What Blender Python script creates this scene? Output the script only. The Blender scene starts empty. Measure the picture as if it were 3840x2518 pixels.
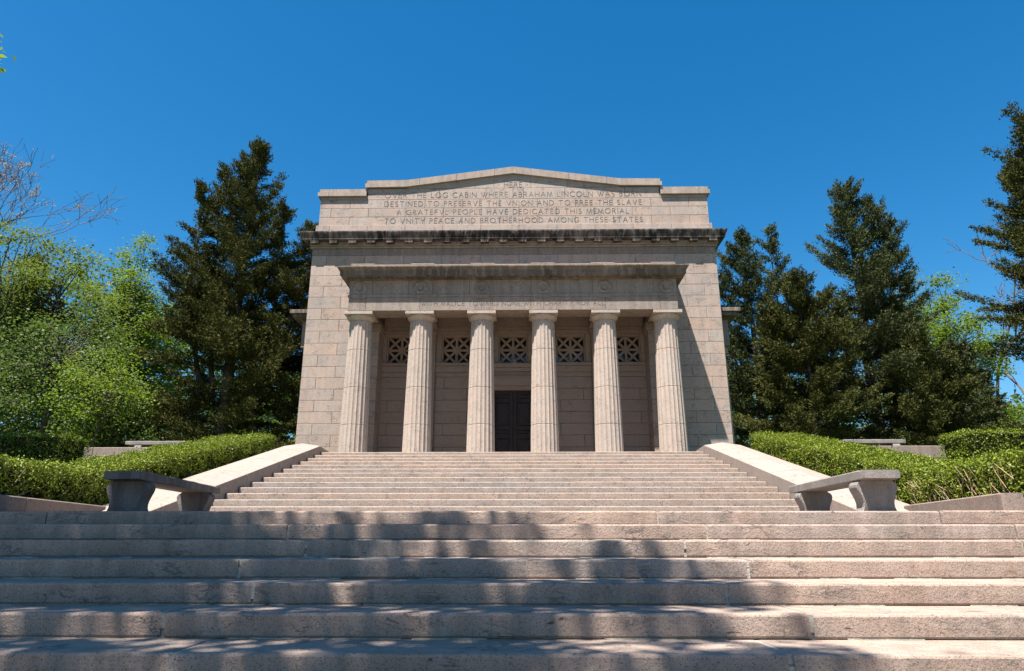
import bpy, math, random
import numpy as np
from mathutils import Vector, Matrix

rnd = random.Random(7)
S = bpy.context.scene
COL = S.collection

# ------------------------------------------------------------------ camera
cam_d = bpy.data.cameras.new('camera')
cam = bpy.data.objects.new('camera', cam_d); COL.objects.link(cam)
cam_d.lens = 24.0; cam_d.sensor_width = 36.0; cam_d.clip_end = 2000.0; cam_d.clip_start = 0.05
TH, YAW = 0.2902, -0.0162
CX, CD, CZ = 0.3418, 23.6032, -2.4246
cr, sr = math.cos(YAW), math.sin(YAW)
right = Vector((cr, -sr, 0)); flat = Vector((sr, cr, 0))
fwd = flat * math.cos(TH) + Vector((0, 0, 1)) * math.sin(TH)
up = -flat * math.sin(TH) + Vector((0, 0, 1)) * math.cos(TH)
M = Matrix((right, up, -fwd)).transposed().to_4x4()
M.translation = Vector((CX, -CD, CZ))
cam.matrix_world = M
S.camera = cam

# ------------------------------------------------------------------ world and sun
SUN_DIR = Vector((0.236, 0.330, -1.0)).normalized()      # the way the light travels
elev = math.asin(-SUN_DIR.z)
az = math.atan2(-SUN_DIR.x, -SUN_DIR.y)                  # compass-style, from +Y towards +X
w = bpy.data.worlds.new('World'); S.world = w; w.use_nodes = True
nt = w.node_tree; nt.nodes.clear()
sky = nt.nodes.new('ShaderNodeTexSky'); sky.sky_type = 'NISHITA'; sky.sun_disc = False
sky.sun_elevation = elev; sky.sun_rotation = az
sky.altitude = 0; sky.air_density = 1.0; sky.dust_density = 0.5; sky.ozone_density = 4.0
hs = nt.nodes.new('ShaderNodeHueSaturation'); hs.inputs['Saturation'].default_value = 1.375; hs.inputs['Hue'].default_value = 0.493
bg = nt.nodes.new('ShaderNodeBackground'); bg.inputs['Strength'].default_value = 0.056
out = nt.nodes.new('ShaderNodeOutputWorld')
nt.links.new(sky.outputs[0], hs.inputs['Color']); nt.links.new(hs.outputs[0], bg.inputs['Color'])
nt.links.new(bg.outputs[0], out.inputs['Surface'])
sun_d = bpy.data.lights.new('sun', 'SUN'); sun_d.energy = 5.0; sun_d.angle = math.radians(0.53)
sun_d.color = (1.0, 0.965, 0.915)
sun = bpy.data.objects.new('sun', sun_d); COL.objects.link(sun)
sun.rotation_euler = SUN_DIR.to_track_quat('-Z', 'Y').to_euler()
S.view_settings.view_transform = 'Standard'; S.view_settings.look = 'None'
S.view_settings.exposure = 1.66; S.view_settings.gamma = 1.0
S.view_settings.use_curve_mapping = False
try:
    S.cycles.max_bounces = 8; S.cycles.diffuse_bounces = 4
except Exception:
    pass

# ------------------------------------------------------------------ helpers
def link(o):
    COL.objects.link(o); return o

class MB:
    """collects vertices and faces, then becomes ONE mesh object"""
    def __init__(s): s.v = []; s.f = []
    def add(s, vs, fs):
        n = len(s.v); s.v += [tuple(p) for p in vs]; s.f += [tuple(n + i for i in f) for f in fs]; return s
    def box(s, x0, x1, y0, y1, z0, z1):
        return s.add([(x0,y0,z0),(x1,y0,z0),(x1,y1,z0),(x0,y1,z0),(x0,y0,z1),(x1,y0,z1),(x1,y1,z1),(x0,y1,z1)],
                     [(0,3,2,1),(4,5,6,7),(0,1,5,4),(1,2,6,5),(2,3,7,6),(3,0,4,7)])
    def bbox(s, x0, x1, y0, y1, z0, z1, c=.008):
        X, Y, Z = (x0, x1), (y0, y1), (z0, z1); vs = []; idx = {}
        for i in (0, 1):
            for j in (0, 1):
                for k in (0, 1):
                    dx, dy, dz = (c if i == 0 else -c), (c if j == 0 else -c), (c if k == 0 else -c)
                    for a in range(3):
                        idx[(i, j, k, a)] = len(vs)
                        vs.append((X[i] + (0 if a == 0 else dx), Y[j] + (0 if a == 1 else dy), Z[k] + (0 if a == 2 else dz)))
        fs = []
        for i in (0, 1):
            q = [idx[(i,0,0,0)], idx[(i,1,0,0)], idx[(i,1,1,0)], idx[(i,0,1,0)]]; fs.append(q if i else q[::-1])
            q = [idx[(0,i,0,1)], idx[(0,i,1,1)], idx[(1,i,1,1)], idx[(1,i,0,1)]]; fs.append(q if i else q[::-1])
            q = [idx[(0,0,i,2)], idx[(1,0,i,2)], idx[(1,1,i,2)], idx[(0,1,i,2)]]; fs.append(q if i else q[::-1])
        for i in (0, 1):
            for j in (0, 1):
                q = [idx[(i,j,0,0)], idx[(i,j,1,0)], idx[(i,j,1,1)], idx[(i,j,0,1)]]; fs.append(q if (i ^ j) else q[::-1])
                q = [idx[(i,0,j,0)], idx[(i,0,j,2)], idx[(i,1,j,2)], idx[(i,1,j,0)]]; fs.append(q if (i ^ j) else q[::-1])
                q = [idx[(0,i,j,1)], idx[(1,i,j,1)], idx[(1,i,j,2)], idx[(0,i,j,2)]]; fs.append(q if (i ^ j) else q[::-1])
        for i in (0, 1):
            for j in (0, 1):
                for k in (0, 1):
                    q = [idx[(i,j,k,0)], idx[(i,j,k,1)], idx[(i,j,k,2)]]; fs.append(q if (i ^ j ^ k) else q[::-1])
        return s.add(vs, fs)
    def prism(s, pts, y0, y1):
        """polygon in x,z pushed from y0 (front) to y1"""
        n = len(pts)
        vs = [(x, y0, z) for x, z in pts] + [(x, y1, z) for x, z in pts]
        return s.add(vs, [tuple(range(n)), tuple(range(2*n-1, n-1, -1))] + [(i, n+i, n+(i+1) % n, (i+1) % n) for i in range(n)])
    def prism_y(s, pts, x0, x1):
        """polygon in y,z pushed along x"""
        n = len(pts)
        vs = [(x0, y, z) for y, z in pts] + [(x1, y, z) for y, z in pts]
        return s.add(vs, [tuple(range(n)), tuple(range(2*n-1, n-1, -1))] + [(i, n+i, n+(i+1) % n, (i+1) % n) for i in range(n)])
    def lathe(s, prof, n=32, cx=0, cy=0):
        vs = []
        for r, z in prof:
            for k in range(n):
                a = 2*math.pi*k/n; vs.append((cx + r*math.cos(a), cy + r*math.sin(a), z))
        fs = []
        for i in range(len(prof)-1):
            for k in range(n):
                fs.append((i*n+k, i*n+(k+1) % n, (i+1)*n+(k+1) % n, (i+1)*n+k))
        fs.append(tuple(range(n-1, -1, -1))); fs.append(tuple((len(prof)-1)*n+k for k in range(n)))
        return s.add(vs, fs)
    def rings(s, rings, closed=True, caps=True):
        n = len(rings[0]); vs = [p for r in rings for p in r]; fs = []
        for i in range(len(rings)-1):
            for k in range(n if closed else n-1):
                fs.append((i*n+k, i*n+(k+1) % n, (i+1)*n+(k+1) % n, (i+1)*n+k))
        if caps:
            fs.append(tuple(range(n-1, -1, -1))); fs.append(tuple((len(rings)-1)*n+k for k in range(n)))
        return s.add(vs, fs)
    def mesh(s, name, mat, smooth=False, fixn=True):
        me = bpy.data.meshes.new(name); me.from_pydata(s.v, [], s.f)
        if fixn:
            import bmesh
            bm = bmesh.new(); bm.from_mesh(me); bmesh.ops.recalc_face_normals(bm, faces=bm.faces); bm.to_mesh(me); bm.free()
        me.materials.append(mat)
        if smooth: me.shade_smooth()
        return me
    def obj(s, name, mat, parent=None, smooth=False, fixn=True):
        o = link(bpy.data.objects.new(name, s.mesh(name, mat, smooth, fixn)))
        if parent is not None: o.parent = parent
        return o

def thing(name, label, cat, loc=(0, 0, 0), group=None):
    o = link(bpy.data.objects.new(name, None)); o.location = loc; o['label'] = label; o['category'] = cat
    o.empty_display_size = .2
    if group: o['group'] = group
    return o

def stuff(o): o['kind'] = 'stuff'; return o
def structure(o): o['kind'] = 'structure'; return o

# ------------------------------------------------------------------ materials
class NT:
    def __init__(s, name):
        s.m = bpy.data.materials.new(name); s.m.use_nodes = True; s.t = s.m.node_tree; s.t.nodes.clear()
        s.out = s.n('ShaderNodeOutputMaterial')
    def n(s, ty, **kw):
        nd = s.t.nodes.new(ty)
        for k, v in kw.items():
            if k.startswith('i_'):
                nd.inputs[k[2:].replace('_', ' ')].default_value = v
            else: setattr(nd, k, v)
        return nd
    def l(s, a, b): s.t.links.new(a, b)
    def ramp(s, src, stops):
        r = s.n('ShaderNodeValToRGB'); e = r.color_ramp.elements
        e[0].position, e[0].color = stops[0][0], (*stops[0][1], 1)
        e[1].position, e[1].color = stops[1][0], (*stops[1][1], 1)
        for p, c in stops[2:]:
            k = e.new(p); k.color = (*c, 1)
        s.l(src, r.inputs[0]); return r.outputs['Color']
    def mix(s, fac, a, b, mode='MIX'):
        m = s.n('ShaderNodeMix', data_type='RGBA', blend_type=mode)
        for v, i in ((fac, 0), (a, 6), (b, 7)):
            if hasattr(v, 'is_output'): s.l(v, m.inputs[i])
            elif i == 0: m.inputs[0].default_value = v
            else: m.inputs[i].default_value = (*v, 1)
        return m.outputs[2]
    def noise(s, co, scale, detail=3, rough=.55, dist=0):
        n = s.n('ShaderNodeTexNoise'); n.inputs['Scale'].default_value = scale; n.inputs['Detail'].default_value = detail
        n.inputs['Roughness'].default_value = rough; n.inputs['Distortion'].default_value = dist
        s.l(co, n.inputs['Vector']); return n.outputs['Fac']
    def coords(s, scale=(1, 1, 1), rot=(0, 0, 0), kind='Object', rand=False):
        tc = s.n('ShaderNodeTexCoord'); mp = s.n('ShaderNodeMapping')
        mp.inputs['Scale'].default_value = scale; mp.inputs['Rotation'].default_value = rot
        if rand:
            oi = s.n('ShaderNodeObjectInfo'); va = s.n('ShaderNodeVectorMath', operation='ADD')
            cm = s.n('ShaderNodeVectorMath', operation='SCALE'); cb = s.n('ShaderNodeCombineXYZ')
            s.l(oi.outputs['Random'], cb.inputs[0]); s.l(oi.outputs['Random'], cb.inputs[1]); s.l(oi.outputs['Random'], cb.inputs[2])
            cm.inputs['Scale'].default_value = 37.0
            s.l(cb.outputs[0], cm.inputs[0]); s.l(tc.outputs[kind], va.inputs[0]); s.l(cm.outputs[0], va.inputs[1])
            s.l(va.outputs[0], mp.inputs[0])
        else: s.l(tc.outputs[kind], mp.inputs[0])
        return mp.outputs[0]
    def rnd(s): return s.n('ShaderNodeObjectInfo').outputs['Random']
    def bsdf(s, col, rough=.8, spec=.3, bump=None, bstr=.3, bdist=.01):
        b = s.n('ShaderNodeBsdfPrincipled'); b.inputs['Roughness'].default_value = rough
        b.inputs['Specular IOR Level'].default_value = spec
        if hasattr(col, 'is_output'): s.l(col, b.inputs['Base Color'])
        else: b.inputs['Base Color'].default_value = (*col, 1)
        if bump is not None:
            bp = s.n('ShaderNodeBump'); bp.inputs['Strength'].default_value = bstr; bp.inputs['Distance'].default_value = bdist
            s.l(bump, bp.inputs['Height']); s.l(bp.outputs[0], b.inputs['Normal'])
        s.l(b.outputs[0], s.out.inputs['Surface']); return b

def granite(name, a, b, c, veins=.5, speck=.5, stain=0., sscale=70, patches=.4, stain_col=(.02, .018, .016), bstr=.35, cover=0., gain=1.0, marks=0.):
    """a/b/c: three block tones picked per stone, then clouds, veins, crystals and optional weather streaks"""
    t = NT(name); K = .66*gain
    a, b, c = [tuple(x*K*m for x, m in zip(v, (1.0, .96, .925))) for v in (a, b, c)]
    co = t.coords(rand=True); oc = t.coords()
    base = t.ramp(t.rnd(), [(0, a), (.5, b), (1, c)])
    cloud = t.noise(co, 1.7, 4, .6, .6)
    base = t.mix(t.ramp(cloud, [(.35, (0, 0, 0)), (.7, (patches,)*3)]), base, tuple(x*y for x, y in zip(b, (1.12, .93, .84))))
    cl2 = t.noise(co, .9, 3, .6, 1.2)
    base = t.mix(t.ramp(cl2, [(.5, (0, 0, 0)), (.75, (patches,)*3)]), base, tuple(x*y for x, y in zip(b, (.80, .86, .92))))
    vein = t.noise(t.coords((1.1, 1.1, 3.0), (0, .7, 0), rand=True), 2.2, 6, .62, 1.6)
    vm = t.ramp(vein, [(.47, (0, 0, 0)), (.5, (veins,)*3), (.53, (0, 0, 0))])
    brk = t.ramp(t.noise(co, 2.6, 2), [(.5, (0, 0, 0)), (.62, (1, 1, 1))])
    vm = t.mix(1.0, vm, brk, 'MULTIPLY')
    base = t.mix(vm, base, (.07, .062, .06))
    vo = t.n('ShaderNodeTexVoronoi'); vo.inputs['Scale'].default_value = sscale; t.l(co, vo.inputs['Vector'])
    sp = t.n('ShaderNodeSeparateColor'); t.l(vo.outputs['Color'], sp.inputs[0])
    dk = t.ramp(sp.outputs[0], [(.84, (0, 0, 0)), (.90, (speck,)*3)])
    base = t.mix(dk, base, (.06, .055, .055))
    lt = t.ramp(sp.outputs[1], [(.78, (0, 0, 0)), (.9, (speck*.6,)*3)])
    base = t.mix(lt, base, (.42, .38, .35))
    pk = t.ramp(sp.outputs[2], [(.7, (0, 0, 0)), (.85, (speck*.5,)*3)])
    base = t.mix(pk, base, (.34, .22, .165))
    g = t.noise(co, sscale*1.6, 2, .6)
    base = t.mix(.35*min(1, speck*1.4), base, t.ramp(g, [(.3, (.12, .12, .12)), (.75, (1, 1, 1))]), 'MULTIPLY')
    if marks > 0:
        mk = t.noise(t.coords((2.2, 2.2, 4.2), (.3, .9, .2), rand=True), 2.3, 6, .68, .8)
        base = t.mix(t.ramp(mk, [(.655, (0, 0, 0)), (.69, (marks,)*3)]), base, (.022, .02, .022))
        rs = t.noise(co, 1.9, 4, .6, .2)
        base = t.mix(t.ramp(rs, [(.68, (0, 0, 0)), (.78, (marks*.6,)*3)]), base, (.20, .105, .04))
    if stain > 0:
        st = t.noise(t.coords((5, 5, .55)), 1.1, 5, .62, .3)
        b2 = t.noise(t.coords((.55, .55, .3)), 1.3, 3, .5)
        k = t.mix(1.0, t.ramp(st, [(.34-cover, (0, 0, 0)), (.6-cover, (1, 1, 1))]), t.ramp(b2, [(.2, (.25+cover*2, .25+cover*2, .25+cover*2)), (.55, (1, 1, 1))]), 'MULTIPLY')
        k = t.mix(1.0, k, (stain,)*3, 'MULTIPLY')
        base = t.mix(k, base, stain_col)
    bm = t.noise(co, 45, 5, .7)
    t.bsdf(base, .78, .25, bm, bstr, .012)
    return t.m

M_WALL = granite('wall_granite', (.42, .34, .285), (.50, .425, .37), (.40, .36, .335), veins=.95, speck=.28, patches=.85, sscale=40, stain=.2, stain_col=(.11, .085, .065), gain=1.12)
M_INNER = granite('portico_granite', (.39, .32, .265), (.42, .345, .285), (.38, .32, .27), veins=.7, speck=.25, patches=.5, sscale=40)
M_COLUMN = granite('column_granite', (.50, .42, .355), (.52, .445, .38), (.48, .41, .355), veins=.6, speck=.35, patches=.35, sscale=38, gain=1.15, stain=.12, stain_col=(.12, .09, .065))
M_FRIEZE = granite('entablature_granite', (.40, .34, .295), (.44, .375, .325), (.38, .335, .30), veins=.7, speck=.4, stain=.42, stain_col=(.095, .072, .055), sscale=40)
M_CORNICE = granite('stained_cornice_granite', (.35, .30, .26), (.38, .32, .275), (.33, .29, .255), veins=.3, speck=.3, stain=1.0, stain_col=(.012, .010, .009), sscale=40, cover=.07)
M_CORN2 = granite('weathered_cornice_granite', (.38, .325, .275), (.41, .35, .295), (.37, .32, .28), veins=.4, speck=.3, stain=.85, stain_col=(.062, .045, .032), sscale=40, cover=.08)
M_COPING = granite('coping_granite', (.49, .405, .335), (.52, .43, .36), (.47, .40, .34), veins=.35, speck=.35, stain=.42, stain_col=(.09, .072, .06), sscale=40)
M_STEP = granite('step_granite', (.45, .355, .285), (.46, .37, .305), (.375, .35, .33), marks=.45, veins=.9, speck=.6, gain=1.1, stain=.3, stain_col=(.12, .095, .07), sscale=60, patches=.4)
M_NEAR = granite('foreground_step_granite', (.55, .435, .36), (.59, .455, .37), (.50, .43, .385), marks=.85, veins=1.0, speck=.62, gain=1.05, stain=.42, stain_col=(.10, .085, .065), sscale=150, patches=.5, bstr=.7)
M_CAP = granite('stringer_granite', (.54, .46, .40), (.57, .485, .425), (.51, .455, .41), veins=.7, speck=.35, sscale=60, patches=.5, stain=.18, stain_col=(.14, .115, .09), gain=.76)
M_CURB = granite('curb_granite', (.38, .31, .265), (.41, .33, .28), (.36, .305, .265), veins=.5, speck=.5, stain=.45, stain_col=(.12, .09, .075), sscale=60)
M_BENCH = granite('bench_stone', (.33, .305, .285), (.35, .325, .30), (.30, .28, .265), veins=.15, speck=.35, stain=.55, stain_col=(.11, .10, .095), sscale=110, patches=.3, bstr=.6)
M_BENCH2 = granite('dark_bench_stone', (.22, .21, .20), (.24, .225, .21), (.20, .19, .185), veins=.15, speck=.35, stain=.7, stain_col=(.05, .047, .045), sscale=110, patches=.3, bstr=.6)  # darker copy of the bench stone, used on the left bench only
def plain(name, col, rough=.8, spec=.3, metallic=0, nscale=6, var=.25, bstr=.2):
    t = NT(name); co = t.coords()
    n = t.noise(co, nscale, 5, .6)
    c = t.ramp(n, [(.3, tuple(x*(1-var) for x in col)), (.7, tuple(min(1, x*(1+var)) for x in col))])
    b = t.bsdf(c, rough, spec, t.noise(co, nscale*9, 3), bstr, .006); b.inputs['Metallic'].default_value = metallic
    return t.m
M_LETTER = plain('carved_letter_shadowed_dirt', (.115, .096, .082))
M_MORTAR = plain('pale_mortar', (.34, .30, .25), .95, .1, nscale=14, var=.45, bstr=.9)
M_JOINT = plain('dark_joint', (.13, .11, .095), .95, .1, nscale=9, var=.4)
M_BRONZE = plain('dark_bronze', (.034, .024, .022), .62, .3, .15, nscale=7, var=.35)
M_GLASS = plain('dark_window_glass', (.012, .017, .022), .08, .6, nscale=2, var=.3, bstr=.02)
M_BARK = plain('bark', (.085, .07, .06), .95, .1, nscale=9, var=.5, bstr=1.0)
M_GREYBARK = plain('grey_brown_bark', (.11, .088, .075), .95, .1, nscale=9, var=.4, bstr=.8)
M_PALEBARK = plain('pale_bark', (.17, .145, .125), .95, .1, nscale=9, var=.4, bstr=.8)
M_TWIG = plain('dry_twig', (.30, .21, .13), .9, .2, nscale=8, var=.4)
M_GRASS = plain('grass_ground', (.055, .075, .025), .95, .1, nscale=3, var=.5, bstr=1.0)
M_FLOOR = plain('portico_floor_stone', (.25, .205, .17), .85, .2, nscale=3, var=.15)
M_GREYMETAL = plain('grey_painted_metal', (.30, .29, .27), .5, .4)

def leaf_mat(name, dark, mid, light, trans=.35, rough=.55, spec=.3, cscale=.9):
    t = NT(name)
    ge = t.n('ShaderNodeNewGeometry'); co = t.coords()
    r = ge.outputs['Random Per Island']
    c1 = t.ramp(r, [(0, dark), (.45, mid), (1, light)])
    n = t.noise(co, cscale, 3, .6)
    c = t.mix(t.ramp(n, [(.35, (.0,)*3), (.7, (.55,)*3)]), c1, light)
    b = t.n('ShaderNodeBsdfPrincipled'); b.inputs['Roughness'].default_value = rough; b.inputs['Specular IOR Level'].default_value = spec
    t.l(c, b.inputs['Base Color'])
    tr = t.n('ShaderNodeBsdfTranslucent'); t.l(t.mix(.5, c, tuple(min(1, x*1.3) for x in light)), tr.inputs['Color'])
    mx = t.n('ShaderNodeMixShader'); mx.inputs[0].default_value = trans
    t.l(b.outputs[0], mx.inputs[1]); t.l(tr.outputs[0], mx.inputs[2]); t.l(mx.outputs[0], t.out.inputs['Surface'])
    return t.m
L_HEDGE = leaf_mat('boxwood_leaves', (.026, .048, .003), (.074, .112, .006), (.175, .205, .012), .14, .5, .22, 2.2)
L_CEDAR = leaf_mat('olive_cedar_foliage', (.019, .025, .007), (.041, .049, .013), (.078, .075, .020), .07, .85, .05)
L_CEDAR2 = leaf_mat('green_cedar_foliage', (.020, .031, .012), (.042, .056, .020), (.078, .084, .032), .07, .85, .06)
L_MAPLE = leaf_mat('bright_spring_leaves', (.035, .070, .006), (.078, .135, .010), (.15, .205, .018), .45)
L_OAK = leaf_mat('olive_spring_leaves', (.032, .056, .008), (.068, .108, .013), (.118, .150, .020), .45)
L_BUD = leaf_mat('yellow_buds', (.20, .16, .04), (.28, .22, .05), (.33, .20, .06), .4)
L_WOOD = leaf_mat('woodland_leaves', (.022, .042, .008), (.045, .08, .012), (.085, .13, .02), .4)

# ------------------------------------------------------------------ ground
gb = MB()
prof = [(-60, -7.5), (-24, -4.75), (-15.8, -2.7), (-11.7, -2.5), (-3.8, -.45), (-2.9, -.06), (0, -.05), (40, -.05), (150, -.05), (900, 0)]
xs = [-900, -120, -40, -20, -8, 8, 20, 40, 120, 900]
vs = [(x, y, z) for y, z in prof for x in xs]; nx = len(xs)
gb.add(vs, [(j*nx+i, j*nx+i+1, (j+1)*nx+i+1, (j+1)*nx+i) for j in range(len(prof)-1) for i in range(nx-1)])
structure(gb.obj('ground', M_GRASS))
structure(MB().box(-7.0, 7.0, -15.4, -11.5, -2.45, -2.13).obj('landing_pavement', M_STEP))
structure(MB().box(-5.5, 5.5, -3.35, .82, -.4, -.004).obj('portico_floor', M_FLOOR))

structure(MB().box(-11.0, 11.0, -36, -22.2, -4.4, -3.99).obj('bounce_plaza_pavement', M_STEP))  # unseen paving behind the camera, added and sized to bounce warm light onto risers

# ------------------------------------------------------------------ staircases
R_, T_U, T_L = .155, .6153, .597
def step_slab(x0, x1, yf, zt, h, depth, jit, seg, parent, mat):
    """granite step: rounded worn nose, slightly wavy edge"""
    n = max(2, int((x1-x0)/seg)+1); rings_ = []
    ph = rnd.uniform(0, 50); dz = rnd.uniform(-1, 1)*jit*.5; dy = rnd.uniform(-1, 1)*jit*1.1; tl = rnd.uniform(-1, 1)*jit*.35
    for i in range(n+1):
        x = x0+(x1-x0)*i/n; e = 1 if 0 < i < n else 0
        wv = lambda k: jit*(.5*math.sin(x*5.3+ph+k)+.35*math.sin(x*13.7+ph*2+k*3)+.5*rnd.uniform(-1, 1))
        z = zt+dz+tl*(2*i/n-1); y = yf+dy; q = .016
        a = wv(0); b = wv(2); c = wv(5)
        if not e: q = .020
        rings_.append([(x, y+depth, z), (x, y+.05, z), (x, y+q+a*.3, z+b*.25-(.004 if not e else 0)), (x, y+q*.35+a*.6, z-q*.35+b*.3), (x, y+a*.7, z-q-abs(b)*.3),
                       (x, y+c*.5, z-h*.55), (x, y+.002+c*.4, z-h+.012), (x, y+.010+abs(c)*.5, z-h), (x, y+depth, z-h)])
    m = MB(); m.rings(rings_)
    o = m.obj('step_slab', mat, parent)
    return o

lower = thing('lower_staircase', 'broad flight of worn speckled granite steps filling the foreground below the benches', 'staircase', (0, 0, 0))
JO = [(-3.1, 1.78), (-2.5, 2.27), (-2.12, 1.92), (-2.62, 2.3), (-2.3, 1.9), (-3.0, 2.35), (-2.62, 1.93)]
pxj = [(787, 1527), (666, 1641), (709, 1591), (552, 1736), (584, 1688), (372, 1882), (389, 1837)]
F_ = 2380/36*24
for i in range(11):
    yf = -15.7656 - T_L*i; zt = -2.1216 - R_*i
    d = (CD+yf)
    if i < 7:
        el = math.atan2(zt-.07-CZ, d); dep = d*math.cos(TH)+(zt-CZ-.07)*math.sin(TH)
        js = [CX + (p-1190)/F_*dep + YAW*d for p in pxj[i]]
    else: js = [-1.3-.4*(i % 2), 1.9+.3*(i % 3)]
    cuts = [-7.2] + ([js[0]-3.3] if js[0]-3.3 > -6.4 else []) + js + ([js[1]+3.1] if js[1]+3.1 < 6.4 else []) + [7.2]
    for a, b in zip(cuts[:-1], cuts[1:]):
        g = .008+.0014*i if i < 7 else .01
        step_slab(a+g, b-g, yf, zt, R_-.007, T_L+.10, .005, .07, lower, M_NEAR)
    # backing and pale mortar between the slabs and along the riser foot
    MB().box(-7.15, 7.15, yf+.02, yf+T_L+.09, zt-R_+.002, zt-.012).obj('joint_backing', M_MORTAR, lower)
    m = MB()
    for c in js:
        zz = zt-R_+.004; w2 = .009+.0014*i
        while zz < zt-.03:
            hh = rnd.uniform(.025, .06); o_ = rnd.uniform(.001, .006)
            if rnd.random() < .9: m.box(c-w2, c+w2, yf+o_, yf+.03, zz, min(zz+hh, zt-.012))
            zz += hh
        m.box(c-w2, c+w2, yf+.012, yf+T_L+.05, zt-.05, zt-.0035)
    x = -6.9
    while x < 6.9:
        L = rnd.uniform(.05, .5)
        if rnd.random() < .45: m.box(x, x+L, yf-rnd.uniform(.001, .008), yf+.03, zt-R_-.004, zt-R_+rnd.uniform(.003, .009))
        x += L*rnd.uniform(.9, 1.2)
    stuff(m.obj('joint_mortar', M_MORTAR, lower))

upper = thing('upper_staircase', 'sunlit flight of granite steps climbing from the landing to the columned porch', 'staircase', (0, 0, 0))
for i in range(14):
    yf = -3.7436 - T_U*i; zt = -R_*i
    k = rnd.choice([2, 3, 3]); base = sorted(rnd.uniform(-4.6, 4.6) for _ in range(k))
    cuts = [-5.53]
    for b in base:
        if b-cuts[-1] > 1.6 and 5.53-b > 1.2: cuts.append(b)
    cuts.append(5.53)
    for a, b in zip(cuts[:-1], cuts[1:]):
        step_slab(a+.004, b-.004, yf, zt, R_-.002, T_U+.10, .003, .16, upper, M_STEP)
    MB().box(-5.52, 5.52, yf+.02, yf+T_U+.09, zt-R_+.003, zt-.012).obj('joint_backing', M_MORTAR, upper)

def stringer(sg, label):
    t = thing('stair_stringer', label, 'stair wall', (0, 0, 0), 'sloping granite walls along the stairs')
    xi, xo = 5.548, 6.60
    ztop = lambda y: (.173-(y+3.80)*-.2468 if y < -3.8 else .173-(y+3.8)*.045)
    ys = [-13.05, -10.75, -8.87, -6.98, -5.12, -3.8, -2.2]
    for k in range(6):
        y0, y1 = ys[k]+.009, ys[k+1]-.009
        if k == 4: y1 = ys[5]
        if k == 5: y0 = ys[5]
        rings_ = []
        for y in (y0, y1):
            z = ztop(y); zr = z+.075; zb = min(-.5, z-.9) if k else -2.3
            zb = z-.95 if y > -12 else -2.4
            rings_.append([(sg*xi, y, zb), (sg*xi, y, z-.008), (sg*(xi+.008), y, z), (sg*(xi+xo)/2, y, zr), (sg*(xo-.01), y, z), (sg*xo, y, z-.01), (sg*xo, y, zb)])
        MB().rings(rings_).obj('cap_stone', M_CAP, t)
    rr = []
    for y in (-13.0, -3.8, -2.25):
        z = ztop(y)-.008
        rr.append([(sg*(xi+.02), y, z-.7), (sg*(xi+.012), y, z-.012), (sg*(xi+xo)/2, y, z+.065), (sg*(xo-.012), y, z-.012), (sg*(xo-.02), y, z-.7)])
    MB().rings(rr).obj('joint_core', M_JOINT, t)
    return t
stringer(-1, 'sloping granite stair wall on the left, ending behind the shaded bench')
stringer(1, 'sloping granite stair wall on the right, ending behind the sunlit grey bench')

# ------------------------------------------------------------------ memorial building
mem = thing('memorial_building', 'pink granite temple memorial with six fluted columns and a carved inscription on its attic', 'building', (0, 0, 0))
W, YI = 7.557, .80
core = MB()
core.box(-W+.012, -4.875, .03, 11, -.6, 8.06); core.box(4.875, W-.012, .03, 11, -.6, 8.06)
core.box(-4.875, 4.875, YI+.35, 11, -.6, 8.06); core.box(-4.875, 4.875, .03, YI+.35, 5.62, 8.06)
core.obj('wall_core', M_JOINT, mem)
# side faces of the block, coursed
def stone(x0, x1, y0, y1, z0, z1, mat=M_WALL, name='stone_block', c=.006, g=.005, parent=mem):
    return MB().bbox(x0+g, x1-g, y0, y1, z0+g, z1-g, c).obj(name, mat, parent)
ROWS = [7.787, 7.393, 6.979, 6.566, 6.133, 5.698, 5.266, 4.822, 4.366, 3.923, 3.495, 3.087, 2.672, 2.268, 1.86, 1.45, 1.043, .635, .21, -.4]
# face plane y=0: the two rows above the portico roof run right across
for r in range(2):
    xs_ = [-W] + [-7.0+1.444*k+(.70 if r else 0) for k in range(11 if not r else 10)] + [W]
    for a, b in zip(xs_[:-1], xs_[1:]):
        stone(a, b, rnd.uniform(-.002, .002), .4, ROWS[r+1], ROWS[r])
for r in range(2, len(ROWS)-1):
    for sg in (-1, 1):
        xs_ = [4.85, 5.75, 7.02, W] if r % 2 else [4.85, 5.15, 6.35, W]
        if ROWS[r] > 5.3: xs_ = [5.3, 5.75, 7.02, W] if r % 2 else [5.2, 6.35, W]
        for a, b in zip(xs_[:-1], xs_[1:]):
            y = rnd.uniform(-.002, .002)
            if sg > 0: stone(a, b, y, .5 if a > 4.9 else YI+.1, ROWS[r+1], ROWS[r])
            else: stone(-b, -a, y, .5 if a > 4.9 else YI+.1, ROWS[r+1], ROWS[r])
for sg in (-1, 1):
    for r in range(0, len(ROWS)-1):
        y = .5
        for k in range(3):
            L = 3.5; y1 = min(11, y+L)
            x0, x1 = (W-.3, W) if sg > 0 else (-W, -W+.3)
            MB().bbox(x0, x1, y+.005, y1-.005, ROWS[r+1]+.005, ROWS[r]-.005, .006).obj('side_stone', M_WALL, mem)
            y = y1

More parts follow.
